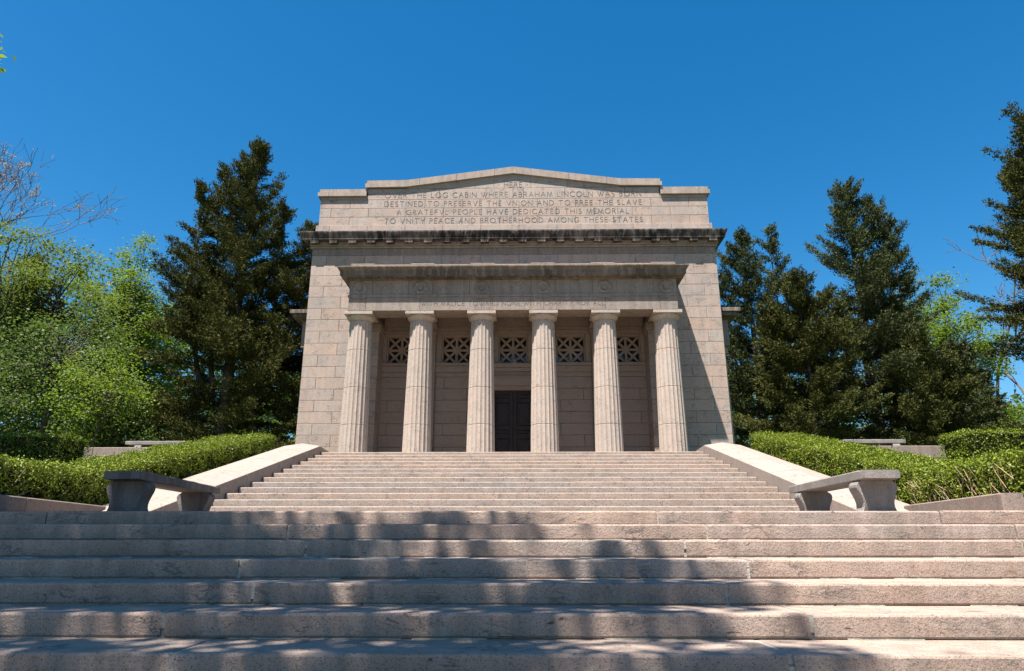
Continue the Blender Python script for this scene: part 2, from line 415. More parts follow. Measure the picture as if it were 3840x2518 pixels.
# porch wall: bays between pilasters
CXS = [-5.29, -3.18, -1.06, 1.06, 3.18, 5.29]
BAYS = [-4.17, -2.12, -.012, 2.12, 4.17]
crs = [3.283, 2.85, 2.426, 1.995, 1.572, 1.15, .722, .30, -.2]
for bi, bc in enumerate(BAYS):
    xa = -4.86 if bi == 0 else CXS[bi]+.30
    xb = 4.86 if bi == 4 else CXS[bi+1]-.30
    if bi != 2:
        for r in range(len(crs)-1):
            j = bc + (.42 if r % 2 else -.42) if (r+bi) % 3 else None
            cuts = [xa, j, xb] if j else [xa, xb]
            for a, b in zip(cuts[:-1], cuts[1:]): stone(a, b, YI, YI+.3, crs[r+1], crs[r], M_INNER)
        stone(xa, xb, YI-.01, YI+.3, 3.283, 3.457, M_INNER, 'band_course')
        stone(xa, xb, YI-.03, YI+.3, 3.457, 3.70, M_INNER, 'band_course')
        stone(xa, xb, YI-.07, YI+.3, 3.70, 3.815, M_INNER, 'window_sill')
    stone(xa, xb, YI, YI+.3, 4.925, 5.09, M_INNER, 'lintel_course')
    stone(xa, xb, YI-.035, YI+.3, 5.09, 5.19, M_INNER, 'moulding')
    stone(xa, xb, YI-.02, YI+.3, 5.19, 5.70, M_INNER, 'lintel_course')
    # window surround left and right of the opening
    ow = .535
    stone(xa, bc-ow, YI, YI+.3, 3.815, 4.925, M_INNER, 'jamb_stone'); stone(bc+ow, xb, YI, YI+.3, 3.815, 4.925, M_INNER, 'jamb_stone')
    # window: frame > lattice, pane
    fr = MB(); z0, z1 = 3.815, 4.925
    for a, b, c, d in ((bc-ow, bc-.485, z0, z1), (bc+.485, bc+ow, z0, z1), (bc-.485, bc+.485, z0, 3.84), (bc-.485, bc+.485, 4.83, z1)):
        fr.box(a+.002, b-.002 if b < bc+ow else b-.002, YI+.05, YI+.3, c+.001, d-.001)
    win = fr.obj('window', M_INNER, mem)
    la = MB(); xc, zc, hw, hh = bc, (3.84+4.83)/2, .485, .495
    la.box(xc-.045, xc+.045, YI+.13, YI+.2, zc-hh, zc+hh); la.box(xc-hw, xc-.045, YI+.132, YI+.198, zc-.045, zc+.045); la.box(xc+.045, xc+hw, YI+.132, YI+.198, zc-.045, zc+.045)
    for qx in (-1, 1):
        for qz in (-1, 1):
            ax, bx = sorted((xc+qx*.03, xc+qx*hw)); az_, bz = sorted((zc+qz*.03, zc+qz*hh))
            for dgn in (0, 1):
                p = Vector((ax, 0, az_ if dgn else bz)); q = Vector((bx, 0, bz if dgn else az_))
                dv = (q-p).normalized(); nv = Vector((-dv.z, 0, dv.x))*.043
                off = .004 if dgn else 0
                la.add([(*(p+nv).to_tuple()[:1], YI+.135+off, (p+nv).z), (*(p-nv).to_tuple()[:1], YI+.135+off, (p-nv).z), (*(q-nv).to_tuple()[:1], YI+.135+off, (q-nv).z), (*(q+nv).to_tuple()[:1], YI+.135+off, (q+nv).z),
                        ((p+nv).x, YI+.195, (p+nv).z), ((p-nv).x, YI+.195, (p-nv).z), ((q-nv).x, YI+.195, (q-nv).z), ((q+nv).x, YI+.195, (q+nv).z)],
                       [(0, 1, 2, 3), (7, 6, 5, 4), (0, 4, 5, 1), (1, 5, 6, 2), (2, 6, 7, 3), (3, 7, 4, 0)])
    la.obj('lattice', M_INNER, win)
    MB().box(bc-.5, bc+.5, YI+.30, YI+.32, 3.82, 4.9).obj('pane', M_GLASS, win)
# pilasters behind the columns
for cx_ in CXS[1:-1]:
    p = MB().bbox(cx_-.298, cx_+.298, YI-.10, YI+.3, -.3, 4.90, .006).obj('pilaster', M_INNER, mem)
    MB().bbox(cx_-.33, cx_+.33, YI-.14, YI-.01, 4.90, 5.085, .01).obj('pilaster_capital', M_INNER, p)
for sg in (-1, 1):   # anta capitals on the inner ends of the front wall
    x0, x1 = sorted((sg*4.80, sg*5.7))
    MB().bbox(x0, x1, -.05, YI-.02, 4.83, 4.95, .012).obj('anta_capital', M_INNER, mem)
    MB().bbox(x0-.02, x1+.02, -.08, YI-.02, 4.95, 5.08, .012).obj('anta_capital', M_INNER, mem)
# door case and door
for (h, z0, z1, pr) in ((.93, 2.79, 2.95, .06), (.95, 2.95, 3.22, .09), (1.0, 3.22, 3.30, .13), (.9, 3.30, 3.46, .06), (1.02, 3.46, 3.60, .16), (1.06, 3.60, 3.75, .22)):
    MB().bbox(-.02-min(h, .755), -.02+min(h, .755), YI-pr, YI+.3, z0+.001, z1-.001, .012).obj('door_head_moulding', M_INNER, mem)
MB().bbox(-.775, .735, YI-.02, YI+.3, 3.75, 3.814, .008).obj('door_head_moulding', M_INNER, mem)
def door_leaf(x0, x1, sgn):
    y = YI+.12; d = MB(); wdt = x1-x0
    d.box(x0, x1, y+.045, y+.10, -.05, 2.785)
    cols = [(x0, x0+.13), (x1-.13, x1)]
    for a, b in cols: d.bbox(a+.002, b-.002, y, y+.05, -.05, 2.78, .008)
    bands = [(-.05, .10), (1.05, 1.21), (1.36, 1.50), (2.36, 2.50), (2.66, 2.78)]
    for a, b in bands: d.bbox(x0+.132, x1-.132, y+.003, y+.05, a, b, .008)
    leaf = d.obj('door_leaf', M_BRONZE, mem)
    for a, b in ((.10, 1.05), (1.21, 1.36), (1.50, 2.36), (2.50, 2.66)):
        pn = MB(); pn.bbox(x0+.16, x1-.16, y+.015, y+.05, a+.03, b-.03, .012)
        if b-a > .5: pn.bbox(x0+.22, x1-.22, y+.004, y+.02, a+.09, b-.09, .01)
        pn.obj('door_panel', M_BRONZE, leaf)
    st = MB()
    for z in (.05, 1.13, 1.43, 2.43, 2.72):
        for k in range(4):
            xx = x0+.065+(wdt-.13)*k/3; st.bbox(xx-.018, xx+.018, y-.016, y+.004, z-.018, z+.018, .008)
    for z in (.6, .85, 1.7, 1.95, 2.2):
        for xx in (x0+.065, x1-.065): st.bbox(xx-.018, xx+.018, y-.016, y+.002, z-.018, z+.018, .008)
    st.obj('door_studs', M_BRONZE, leaf)
    rg = MB(); xc = (x0+x1)/2; n = 20; rr = []
    for k in range(n):
        a = 2*math.pi*k/n; rr.append([(xc+(.12+.02*math.cos(b))*math.cos(a), y-.012+.02*math.sin(b), .42+(.12+.02*math.cos(b))*math.sin(a)) for b in [j*math.pi/3 for j in range(6)]])
    rg.rings(rr+[rr[0]], caps=False).obj('ring_handle', M_BRONZE, leaf)
door_leaf(-.80, -.022, -1); door_leaf(-.014, .76, 1)
stone(-1.0, -.80, YI-.02, YI+.3, -.2, 2.79, M_INNER, 'door_jamb'); stone(.76, .97, YI-.02, YI+.3, -.2, 2.79, M_INNER, 'door_jamb')
# porch ceiling and cross beams
MB().box(-5.2, 5.2, -.70, YI+.02, 5.60, 5.66).obj('porch_ceiling', M_INNER, mem)
for cx_ in CXS:
    MB().bbox(cx_-.37, cx_+.37, -.684, YI+.02 if abs(cx_) < 5 else -.002, 5.09, 5.62, .008).obj('cross_beam', M_INNER, mem)

# fluted columns
def column(cx_, cy_):
    base = MB().lathe([(.425, -.03), (.345, 4.83)], 24, cx_, cy_).obj('column', M_JOINT, mem)
    rad = lambda z: .472 - .089*(max(0, z)/4.85)**1.25
    zs = [-.02, 1.19, 2.44, 3.75, 4.80]
    NF, K = 20, 6
    for q in range(4):
        a, b = zs[q]+.004, zs[q+1]-.004; rr = []
        lev = [a, a+.012] + [a+(b-a)*k/3 for k in (1, 2)] + [b-.012, b]
        for li, z in enumerate(lev):
            r0 = rad(z) - (.010 if li in (0, len(lev)-1) else 0); ring = []
            for k in range(NF*K):
                th = 2*math.pi*k/(NF*K); u = (k % K)/K
                dip = .031*(r0/.472)*math.sin(math.pi*u)**.75
                if q == 3 and z > 4.76: dip *= .75
                ring.append((cx_+(r0-dip)*math.cos(th), cy_+(r0-dip)*math.sin(th), z))
            rr.append(ring)
        MB().rings(rr).obj('column_drum', M_COLUMN, base, fixn=False)
    MB().lathe([(.37, 4.797), (.385, 4.80), (.385, 4.812), (.392, 4.818), (.392, 4.826), (.40, 4.832), (.43, 4.86), (.462, 4.895), (.483, 4.93), (.487, 4.952), (.478, 4.974)], 48, cx_, cy_).obj('capital', M_COLUMN, base, smooth=True)
    MB().bbox(cx_-.492, cx_+.492, cy_-.498, cy_+.44, 4.976, 5.086, .008).obj('abacus', M_COLUMN, base)
for c_ in CXS: column(c_, -1.0)

# portico entablature
HP, YP = 5.65, -1.5
def band(name, z0, z1, o, mat, cuts, back=.82, c=.006):
    """front face pieces plus one return piece along each side"""
    ends = [-HP-o] + cuts + [HP+o]
    for a, b in zip(ends[:-1], ends[1:]):
        MB().bbox(a+.003, b-.003, YP-o, YP+back, z0+.002, z1-.002, c).obj(name, mat, mem)
    for sg in (-1, 1):
        x0, x1 = sorted((sg*(HP+o), sg*(HP-.8)))
        MB().bbox(x0, x1, YP+back+.004, -.006, z0+.002, z1-.002, c).obj(name, mat, mem)
JC = [-5.05, -3.18, -1.06, 1.06, 3.18, 5.05]
band('architrave_stone', 5.087, 5.577, 0, M_FRIEZE, JC)
band('taenia', 5.577, 5.657, .035, M_FRIEZE, [])
fj = sorted([c+s for c in CXS[1:-1] for s in (-.42, .42)] + [-4.85, 4.85])
band('frieze_stone', 5.657, 6.20, 0, M_FRIEZE, fj)
band('bed_moulding', 6.20, 6.286, .055, M_CORN2, [-2.1, 2.1])
for c_ in CXS:   # laurel wreath and drop blocks over each column
    n, m_ = 44, 7; rr = []
    for k in range(n):
        a = 2*math.pi*k/n; t_ = .072*(1+.28*math.sin(k*2.1)+.12*math.sin(k*.9)); ring = []
        for j in range(m_):
            b = 2*math.pi*j/m_; R0 = .178+t_*math.cos(b)
            ring.append((c_+R0*math.cos(a), YP+.006+t_*.55*math.sin(b), 5.925+R0*math.sin(a)))
        rr.append(ring)
    MB().rings(rr+[rr[0]], caps=False).obj('laurel_wreath', M_FRIEZE, mem, smooth=True)
    rg = MB().bbox(c_-.225, c_+.225, YP-.034, YP+.05, 5.535, 5.576, .004)
    for k in range(6): x = c_-.19+.076*k; rg.box(x-.022, x+.022, YP-.030, YP+.02, 5.505, 5.5355)
    rg.obj('regula', M_FRIEZE, mem)
def cornice_piece(prof, x0, x1, hw, yf, endL=False, endR=False, yb=None, name='cornice_slab', mat=None):
    """prof: (overhang, z). Runs along the front from x0 to x1; ends mitre into the side return"""
    m = MB(); back = yf+.35
    pr = prof + [(-.35, prof[-1][1]), (-.35, prof[0][1])]
    L = [(-(hw+o) if endL else x0, yf-o, z) for o, z in pr]; Rr = [((hw+o) if endR else x1, yf-o, z) for o, z in pr]
    rr = []
    if endL: rr.append([(-(hw+o), yb, z) for o, z in pr])
    rr += [L, Rr]
    if endR: rr.append([((hw+o), yb, z) for o, z in pr])
    m.rings(rr); return m.obj(name, mat, mem)
PC = [(.02, 6.288), (.280, 6.288), (.288, 6.296), (.288, 6.430), (.300, 6.434), (.304, 6.455), (.328, 6.485), (.362, 6.52), (.388, 6.55), (.390, 6.588), (.26, 6.60)]
cx2 = [-6, -3.6, -1.2, 1.2, 3.6, 6]
for k in range(5):
    cornice_piece(PC, cx2[k]+.006, cx2[k+1]-.006, HP, YP, k == 0, k == 4, -.004, mat=M_CORN2)
for k in range(16):
    x = -5.30+.7067*k; mu = MB().bbox(x-.225, x+.225, YP-.268, YP-.06, 6.245, 6.289, .004)
    for j in range(6):
        for q in range(2): gx = x-.19+.076*j; gy = YP-.24+.11*q; mu.box(gx-.02, gx+.02, gy-.02, gy+.02, 6.222, 6.2455)
    mu.obj('mutule', M_CORN2, mem)
MB().box(-5.7, 5.7, -1.3, -.004, 6.45, 6.585).obj('portico_roof', M_COPING, mem)
bl = [-5.72, -3.62, -1.5, .62, 2.74, 4.6, 5.72]
for a, b in zip(bl[:-1], bl[1:]): MB().bbox(a+.003, b-.003, -1.26, -.8, 6.587, 6.885, .008).obj('blocking_stone', M_COPING, mem)
MB().bbox(-6.0, 6.0, -1.42, -1.27, 6.60, 6.70, .008).obj('blocking_stone', M_COPING, mem)
for c_ in (-5.3, -3.18, -1.06, 1.06, 3.18, 5.3):
    MB().bbox(c_-.42, c_-.004, -1.262, -.8, 6.887, 6.925, .006).obj('blocking_cap', M_COPING, mem)
    MB().bbox(c_+.004, c_+.42, -1.262, -.8, 6.887, 6.925, .006).obj('blocking_cap', M_COPING, mem)

# main frieze: key pattern and discs
fx = [-W, -6.3, -4.85, -3.4, -1.97, -.52, .92, 2.37, 3.8, 5.25, 6.6, W]
for a, b in zip(fx[:-1], fx[1:]): stone(a, b, 0, .4, 7.787, 8.063, M_FRIEZE, 'frieze_block')
key = MB(); KZ0, KZ1, KU = 7.815, 8.04, .2655; HB = (KZ1-KZ0)
discs = [-7.42+2.12*k for k in range(8)]
def bar(x0, x1, z0, z1): key.box(x0, x1, -.012, .02, z0, z1)
for a, b in zip(discs[:-1], discs[1:]):
    n = 6; u = (b-a-.36)/n
    for k in range(n):
        x = a+.18+u*k; t_ = .028; f = lambda q: x+u*q
        bar(f(.08), f(.92), KZ1-t_, KZ1); bar(f(.08), f(.08)+t_, KZ0+.05, KZ1-t_); bar(f(.80), f(.80)+t_, KZ0+.07, KZ1-t_)
        bar(f(.35), f(.80), KZ0+.07, KZ0+.07+t_); bar(f(.35), f(.35)+t_, KZ0+.098, KZ1-.08); bar(f(.0), f(.98), KZ0, KZ0+t_)
stuff(key.obj('greek_key', M_FRIEZE, mem))
for x in discs:
    n = 24
    m = MB(); m.rings([[(x+r*math.cos(2*math.pi*k/n), y, 7.927+r*math.sin(2*math.pi*k/n)) for k in range(n)] for r, y in ((.115, .01), (.115, -.02), (.10, -.032), (.085, -.02))])
    m.obj('frieze_disc', M_FRIEZE, mem)
# main cornice
for sg in (-1, 0, 1):
    if sg == 0:
        MB().bbox(-W-.07, W+.07, -.07, .4, 8.066, 8.15, .02).obj('bed_moulding', M_FRIEZE, mem)
        MB().bbox(-W-.095, W+.095, -.095, .4, 8.152, 8.318, .02).obj('bed_moulding', M_FRIEZE, mem)
    else:
        x0, x1 = sorted((sg*(W+.09), sg*(W-.3)))
        MB().bbox(x0, x1, .404, 11, 8.066, 8.318, .02).obj('bed_moulding', M_FRIEZE, mem)
MC = [(-.2, 8.32), (.303, 8.32), (.311, 8.328), (.311, 8.402), (.326, 8.406), (.332, 8.43), (.340, 8.455), (.362, 8.50), (.385, 8.575), (.387, 8.622), (.25, 8.64), (-.1, 8.68)]
mj = [-8] + [-6.9+1.38*k for k in range(11)] + [8]
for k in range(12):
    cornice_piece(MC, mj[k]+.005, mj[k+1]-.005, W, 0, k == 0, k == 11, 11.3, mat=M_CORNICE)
for k in range(22):
    x = -7.42+.7067*k
    m = MB().bbox(x-.148, x+.148, -.285, -.08, 8.185, 8.318, .01); m.bbox(x-.156, x+.156, -.295, -.09, 8.262, 8.317, .006)
    m.obj('modillion', M_CORNICE, mem)

# attic
ya = .08
at = MB(); at.prism([(-7.42, 8.5), (7.42, 8.5), (7.42, 10.28), (5.6, 10.28), (5.6, 10.66), (4.1, 10.68), (0, 11.22), (-4.1, 10.68), (-5.6, 10.66), (-5.6, 10.28), (-7.42, 10.28)], ya+.03, 9)
at.obj('attic_core', M_JOINT, mem)
xs_ = [-7.525] + [-7.0+1.444*k for k in range(11)] + [7.525]
for a, b in zip(xs_[:-1], xs_[1:]): stone(a, b, .03, .4, 8.62, 9.052, M_WALL, 'attic_stone')
AR = [9.052, 9.41, 9.779, 10.148]
for r in range(3):
    off = .72 if r % 2 == 0 else 0
    xs_ = [-7.44] + [-7.0+off-(.0 if r % 2 == 0 else 0)+1.444*k for k in range(10 if off else 11)] + [7.44]
    for a, b in zip(xs_[:-1], xs_[1:]):
        if b > a+.1: stone(a, b, ya+rnd.uniform(-.002, .002), .5, AR[r], AR[r+1], M_WALL, 'attic_stone')
for sg in (-1, 1): stone(*sorted((sg*7.44, sg*5.63)), ya, .5, 10.148, 10.272, M_WALL, 'attic_stone')
zc_ = lambda x: 11.205-abs(x)*(11.205-10.655)/4.12 if abs(x) < 4.12 else 10.655-(abs(x)-4.12)*.012
r4 = [-5.63, -4.3, -2.85, -1.05, .0, .40, 2.0, 2.85, 4.3, 5.63]
for a, b in zip(r4[:-1], r4[1:]): stone(a, b, ya+rnd.uniform(-.002, .002), .5, 10.148, 10.612, M_WALL, 'attic_stone')
r5 = [-4.1, -2.1, -.75, .68, 2.1, 4.1]
for a, b in zip(r5[:-1], r5[1:]):
    pts = [(a+.005, 10.617), (b-.005, 10.617), (b-.005, max(10.62, zc_(b)-.002))] + ([(0, zc_(0)-.002)] if a < 0 < b else []) + [(a+.005, max(10.62, zc_(a)-.002))]
    MB().prism(pts, ya, .5).obj('attic_stone', M_WALL, mem)
# copings
def coping(pts, end=None):
    for h0, h1, o, tag_ in ((0, .165, .10, 0), (.166, .315, .045, 1)):
        P = [(x, z+h0) for x, z in pts] + [(x, z+h1) for x, z in reversed(pts)]
        if tag_ and end:
            P = [((x-math.copysign(.055, x)) if abs(abs(x)-end) < .01 else x, z) for x, z in P]
        MB().prism(P, ya-o, 1.1).obj('coping_stone', M_COPING, mem)
cj = [-5.73, -3.62, -2.2, -.72, .70, 2.15, 3.6, 5.73]
for a, b in zip(cj[:-1], cj[1:]):
    mids = [q for q in (-4.12, 0, 4.12) if a < q < b]
    xs2 = [a+(.006 if a > -5.7 else 0)] + mids + [b-(.006 if b < 5.7 else 0)]
    coping([(x, zc_(x)) for x in xs2], 5.73)
for sg in (-1, 1):
    for a, b in ((5.66, 7.12), (7.13, 7.54)):
        P = [(sg*a, 10.272), (sg*b, 10.272)]
        coping(P if sg > 0 else P[::-1], 7.54)
MB().box(-7.3, 7.3, 1.2, 9, 10.0, 10.3).obj('roof', M_COPING, mem)

# side porticos
for sg in (-1, 1):
    def sb(x0, x1, y0, y1, z0, z1, nm, mat):
        a, b = sorted((sg*x0, sg*x1)); return MB().bbox(a, b, y0, y1, z0, z1, .01).obj(nm, mat, mem)
    sb(W+.01, 8.74, 3.13, 8.6, 5.09, 6.20, 'side_entablature', M_FRIEZE)
    sb(W+.01, 9.08, 2.80, 8.93, 6.286, 6.43, 'side_cornice', M_CORN2)
    sb(W+.01, 9.17, 2.70, 9.0, 6.432, 6.59, 'side_cornice', M_CORN2)
    sb(W+.01, 8.80, 3.08, 8.66, 6.202, 6.284, 'side_bed_moulding', M_CORN2)
    sb(W+.002, 7.80, 3.3, 8.4, -.1, 5.08, 'side_anta', M_WALL)
    sb(W+.002, 8.18, 3.13, 3.9, 3.70, 3.94, 'side_band', M_WALL)
    for yy in (3.7, 5.2, 6.7, 8.1):
        MB().lathe([(.45, -.05), (.38, 4.84), (.48, 4.95), (.48, 5.085)], 20, sg*8.3, yy).obj('side_column', M_COLUMN, mem)

# carved inscriptions
def arc(cx_, cz_, rx, rz, a0, a1, n=10):
    return [(cx_+rx*math.cos(math.radians(a0+(a1-a0)*k/n)), cz_+rz*math.sin(math.radians(a0+(a1-a0)*k/n))) for k in range(n+1)]
G = {
 'A': (.78, [[(0, 0), (.39, 1), (.78, 0)], [(.15, .36), (.63, .36)]]),
 'B': (.52, [[(0, 0), (0, 1), (.25, 1)] + arc(.25, .76, .23, .24, 90, -90, 7) + [(0, .52)], [(.25, .52)] + arc(.26, .26, .26, .26, 90, -90, 7) + [(0, 0)]]),
 'C': (.82, [arc(.5, .5, .5, .5, 48, 312, 16)]),
 'D': (.78, [[(0, 0), (0, 1), (.28, 1)] + arc(.28, .5, .5, .5, 90, -90, 12) + [(0, 0)]]),
 'E': (.50, [[(.5, 1), (0, 1), (0, 0), (.5, 0)], [(0, .52), (.45, .52)]]),
 'F': (.50, [[(.5, 1), (0, 1), (0, 0)], [(0, .52), (.45, .52)]]),
 'G': (.86, [arc(.5, .5, .5, .5, 48, 320, 16) + [(.86, .40), (.62, .40)]]),
 'H': (.72, [[(0, 0), (0, 1)], [(.72, 0), (.72, 1)], [(0, .52), (.72, .52)]]),
 'I': (.04, [[(.02, 0), (.02, 1)]]),
 'L': (.48, [[(0, 1), (0, 0), (.48, 0)]]),
 'M': (.92, [[(0, 0), (.13, 1), (.46, 0), (.79, 1), (.92, 0)]]),
 'N': (.76, [[(0, 0), (0, 1), (.76, 0), (.76, 1)]]),
 'O': (.98, [arc(.49, .5, .49, .5, 0, 360, 22)]),
 'P': (.50, [[(0, 0), (0, 1), (.24, 1)] + arc(.24, .75, .26, .25, 90, -90, 7) + [(0, .5)]]),
 'R': (.62, [[(0, 0), (0, 1), (.24, 1)] + arc(.24, .75, .26, .25, 90, -90, 7) + [(0, .5)], [(.24, .5), (.62, 0)]]),
 'S': (.50, [arc(.25, .755, .23, .245, 40, 270, 9) + arc(.25, .255, .25, .255, 90, -140, 9)]),
 'T': (.74, [[(0, 1), (.74, 1)], [(.37, 1), (.37, 0)]]),
 'V': (.78, [[(0, 1), (.39, 0), (.78, 1)]]),
 'W': (1.12, [[(0, 1), (.36, 0), (.66, 1)], [(.46, 1), (.80, 0), (1.12, 1)]]),
 'Y': (.76, [[(0, 1), (.38, .5), (.76, 1)], [(.38, .5), (.38, 0)]]),
 '.': (.12, [[(.0, .46), (.06, .54), (.12, .46), (0, .46)]]),
}
def inscription(text, x0, x1, zb, h, y, wd=.017):
    nat = sum(G[c][0]*h for c in text if c != ' '); gaps = 0
    for a, b in zip(text[:-1], text[1:]): gaps += 0 if a == ' ' else (2.6 if b == ' ' else 1)
    g = (x1-x0-nat)/gaps; x = x0; m = MB()
    for i, c in enumerate(text):
        if c == ' ': continue
        for pl in G[c][1]:
            P = [Vector((x+px*h, zb+pz*h)) for px, pz in pl]
            for p, q in zip(P[:-1], P[1:]):
                d = (q-p); L = d.length
                if L < 1e-5: continue
                d /= L; n_ = Vector((-d.y, d.x))*wd*(.38 if abs(d.x) > .85 else .52); p2 = p-d*wd*.25; q2 = q+d*wd*.25
                c4 = [p2+n_, p2-n_, q2-n_, q2+n_]; dy = rnd.uniform(0, .0012)
                m.add([(v.x, y-.003-dy, v.y) for v in c4] + [(v.x, y+.004, v.y) for v in c4], [(0, 1, 2, 3), (0, 4, 5, 1), (1, 5, 6, 2), (2, 6, 7, 3), (3, 7, 4, 0)])
        x += G[c][0]*h
        if i+1 < len(text): x += g*(2.6 if text[i+1] == ' ' else 1)
    return stuff(m.obj('inscription', M_LETTER, mem))
inscription('. HERE .', -.56, .56, 10.65, .20, ya-.003)
inscription('OVER THE LOG CABIN WHERE ABRAHAM LINCOLN WAS BORN', -4.94, 4.92, 10.228, .208, ya-.003)
inscription('DESTINED TO PRESERVE THE VNION AND TO FREE THE SLAVE', -4.95, 4.92, 9.865, .20, ya-.003)
inscription('A GRATEFVL PEOPLE HAVE DEDICATED THIS MEMORIAL', -4.45, 4.41, 9.505, .20, ya-.003)
inscription('TO VNITY PEACE AND BROTHERHOOD AMONG THESE STATES', -4.92, 4.92, 9.14, .20, ya-.003)
inscription('WITH MALICE TOWARD NONE WITH CHARITY FOR ALL', -3.137, 3.14, 5.262, .15, YP-.001, .0175)

# little floodlight standing on the door head
fl = thing('floodlight', 'small grey floodlight standing on the moulding above the bronze door', 'lamp', (.03, YI-.12, 3.752))
MB().bbox(-.09, .09, -.05, .05, 0, .045, .006).obj('base_box', M_GREYMETAL, fl)
MB().rings([[(r*math.cos(k*math.pi/5), r*math.sin(k*math.pi/5), z) for k in range(10)] for r, z in ((.02, .045), (.02, .07), (.035, .075), (.042, .15), (.03, .155))]).obj('lamp_head', M_GREYMETAL, fl)

# ------------------------------------------------------------------ benches, kerbs, terrace walls
def bench(x0, x1, y0, y1, zf, zt, label, shear=0, group='stone benches', mat=None):
    """straight slab on two scroll-sided supports; runs along y"""
    cx_ = (x0+x1)/2; t = thing('stone_bench', label, 'bench', (cx_, (y0+y1)/2, zf), group)
    hw, hl = (x1-x0)/2, (y1-y0)/2; m = MB(); h = .108; n = 14; rr = []
    for k in range(n+1):
        y = -hl+2*hl*k/n; sx = shear*(k/n-.5); j = lambda: rnd.uniform(-.003, .003); e = .008 if k in (0, n) else 0
        rr.append([(sx-hw+e, y, zt-zf-h+.008+e), (sx-hw+e+j(), y, zt-zf-.012-e), (sx-hw+.012, y, zt-zf-e+j()), (sx+hw-.012, y, zt-zf-e+j()), (sx+hw-e+j(), y, zt-zf-.012-e), (sx+hw-e, y, zt-zf-h+.008+e), (sx+hw-.01, y, zt-zf-h+e), (sx-hw+.01, y, zt-zf-h+e)])
    m.rings(rr).obj('seat_slab', mat or M_BENCH, t)
    H = zt-zf-h-.002
    P = [(0, .185), (.03, .195), (.07, .225), (.14, .243), (.22, .246), (.32, .236), (.45, .212), (.58, .192), (.70, .182), (.82, .184), (.92, .20), (1, .222)]
    for yy in (-hl+.30, hl-.42):
        sx = shear*((yy+hl)/(2*hl)-.5); rr = []
        for q, hwid in P:
            z = H*(1-q); a = hwid*hw/.215; th = .10+.012*math.sin(q*math.pi)
            rr.append([(sx-a, yy-th+.012, z), (sx-a*.97, yy-th, z), (sx-a*.55, yy-th+.02, z), (sx+a*.55, yy-th+.02, z), (sx+a*.97, yy-th, z), (sx+a, yy-th+.012, z), (sx+a, yy+th-.012, z), (sx+a*.97, yy+th, z), (sx-a*.97, yy+th, z), (sx-a, yy+th-.012, z)])
        MB().rings(rr).obj('scroll_leg', mat or M_BENCH, t)
    return t
bench(-4.705, -4.275, -15.55, -12.73, -2.128, -1.645, 'dark stone bench with scrolled legs left of the stairs', -.25, mat=M_BENCH2)
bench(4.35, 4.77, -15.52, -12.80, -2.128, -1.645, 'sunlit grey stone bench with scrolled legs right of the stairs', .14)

def kerb(sg, label):
    t = thing('kerb_wall', label, 'kerb', (0, 0, 0), 'low kerbs beside the landing')
    A, B = Vector((5.66, -15.72)), Vector((6.16, -12.75)); n = 2 if sg < 0 else 2
    fr = [0, .55, 1] if sg > 0 else [0, .22, 1]
    for a, b in zip(fr[:-1], fr[1:]):
        p = A.lerp(B, a+.002); q = A.lerp(B, b-.002); rr = []
        for v in (p, q):
            x = v.x; rr.append([(sg*x, v.y, -2.4), (sg*x, v.y, -1.94), (sg*(x+.012), v.y, -1.928), (sg*(x+.24), v.y, -1.925), (sg*(x+.25), v.y, -1.935), (sg*(x+.25), v.y, -2.4)])
        MB().rings(rr).obj('kerb_stone', M_CURB, t)
kerb(-1, 'low granite kerb in front of the left hedge beside the shaded bench')
kerb(1, 'low sunlit granite kerb in front of the right hedge beside the grey bench')

def terrace_wall(sg, label):
    t = thing('terrace_wall', label, 'wall', (sg*10.5, -3, 0), 'low terrace walls beside the building')
    cuts = [-3.2, -1.6, .35, 2.1, 4.2, 6.4]
    for a, b in zip(cuts[:-1], cuts[1:]):
        x0, x1 = sorted((sg*(a+.004), sg*(b-.004)))
        MB().bbox(x0, x1, -.15, .2, -1.2, .23, .012).obj('wall_stone', M_CURB, t)
terrace_wall(-1, 'low stained granite terrace wall behind the left hedge')
terrace_wall(1, 'low pale granite terrace wall behind the right hedge')
for sg, lab in ((-1, 'stone bench on the terrace seen above the left hedge under the trees'), (1, 'stone bench on the terrace seen above the right hedge under the trees')):
    b_ = bench(-.21, .21, -.95, .95, 0, .50, lab)
    b_.location = (sg*11.05, -2.35, -.03); b_.rotation_euler = (0, 0, math.pi/2)
    b_.scale = (1, 1, 1.06)

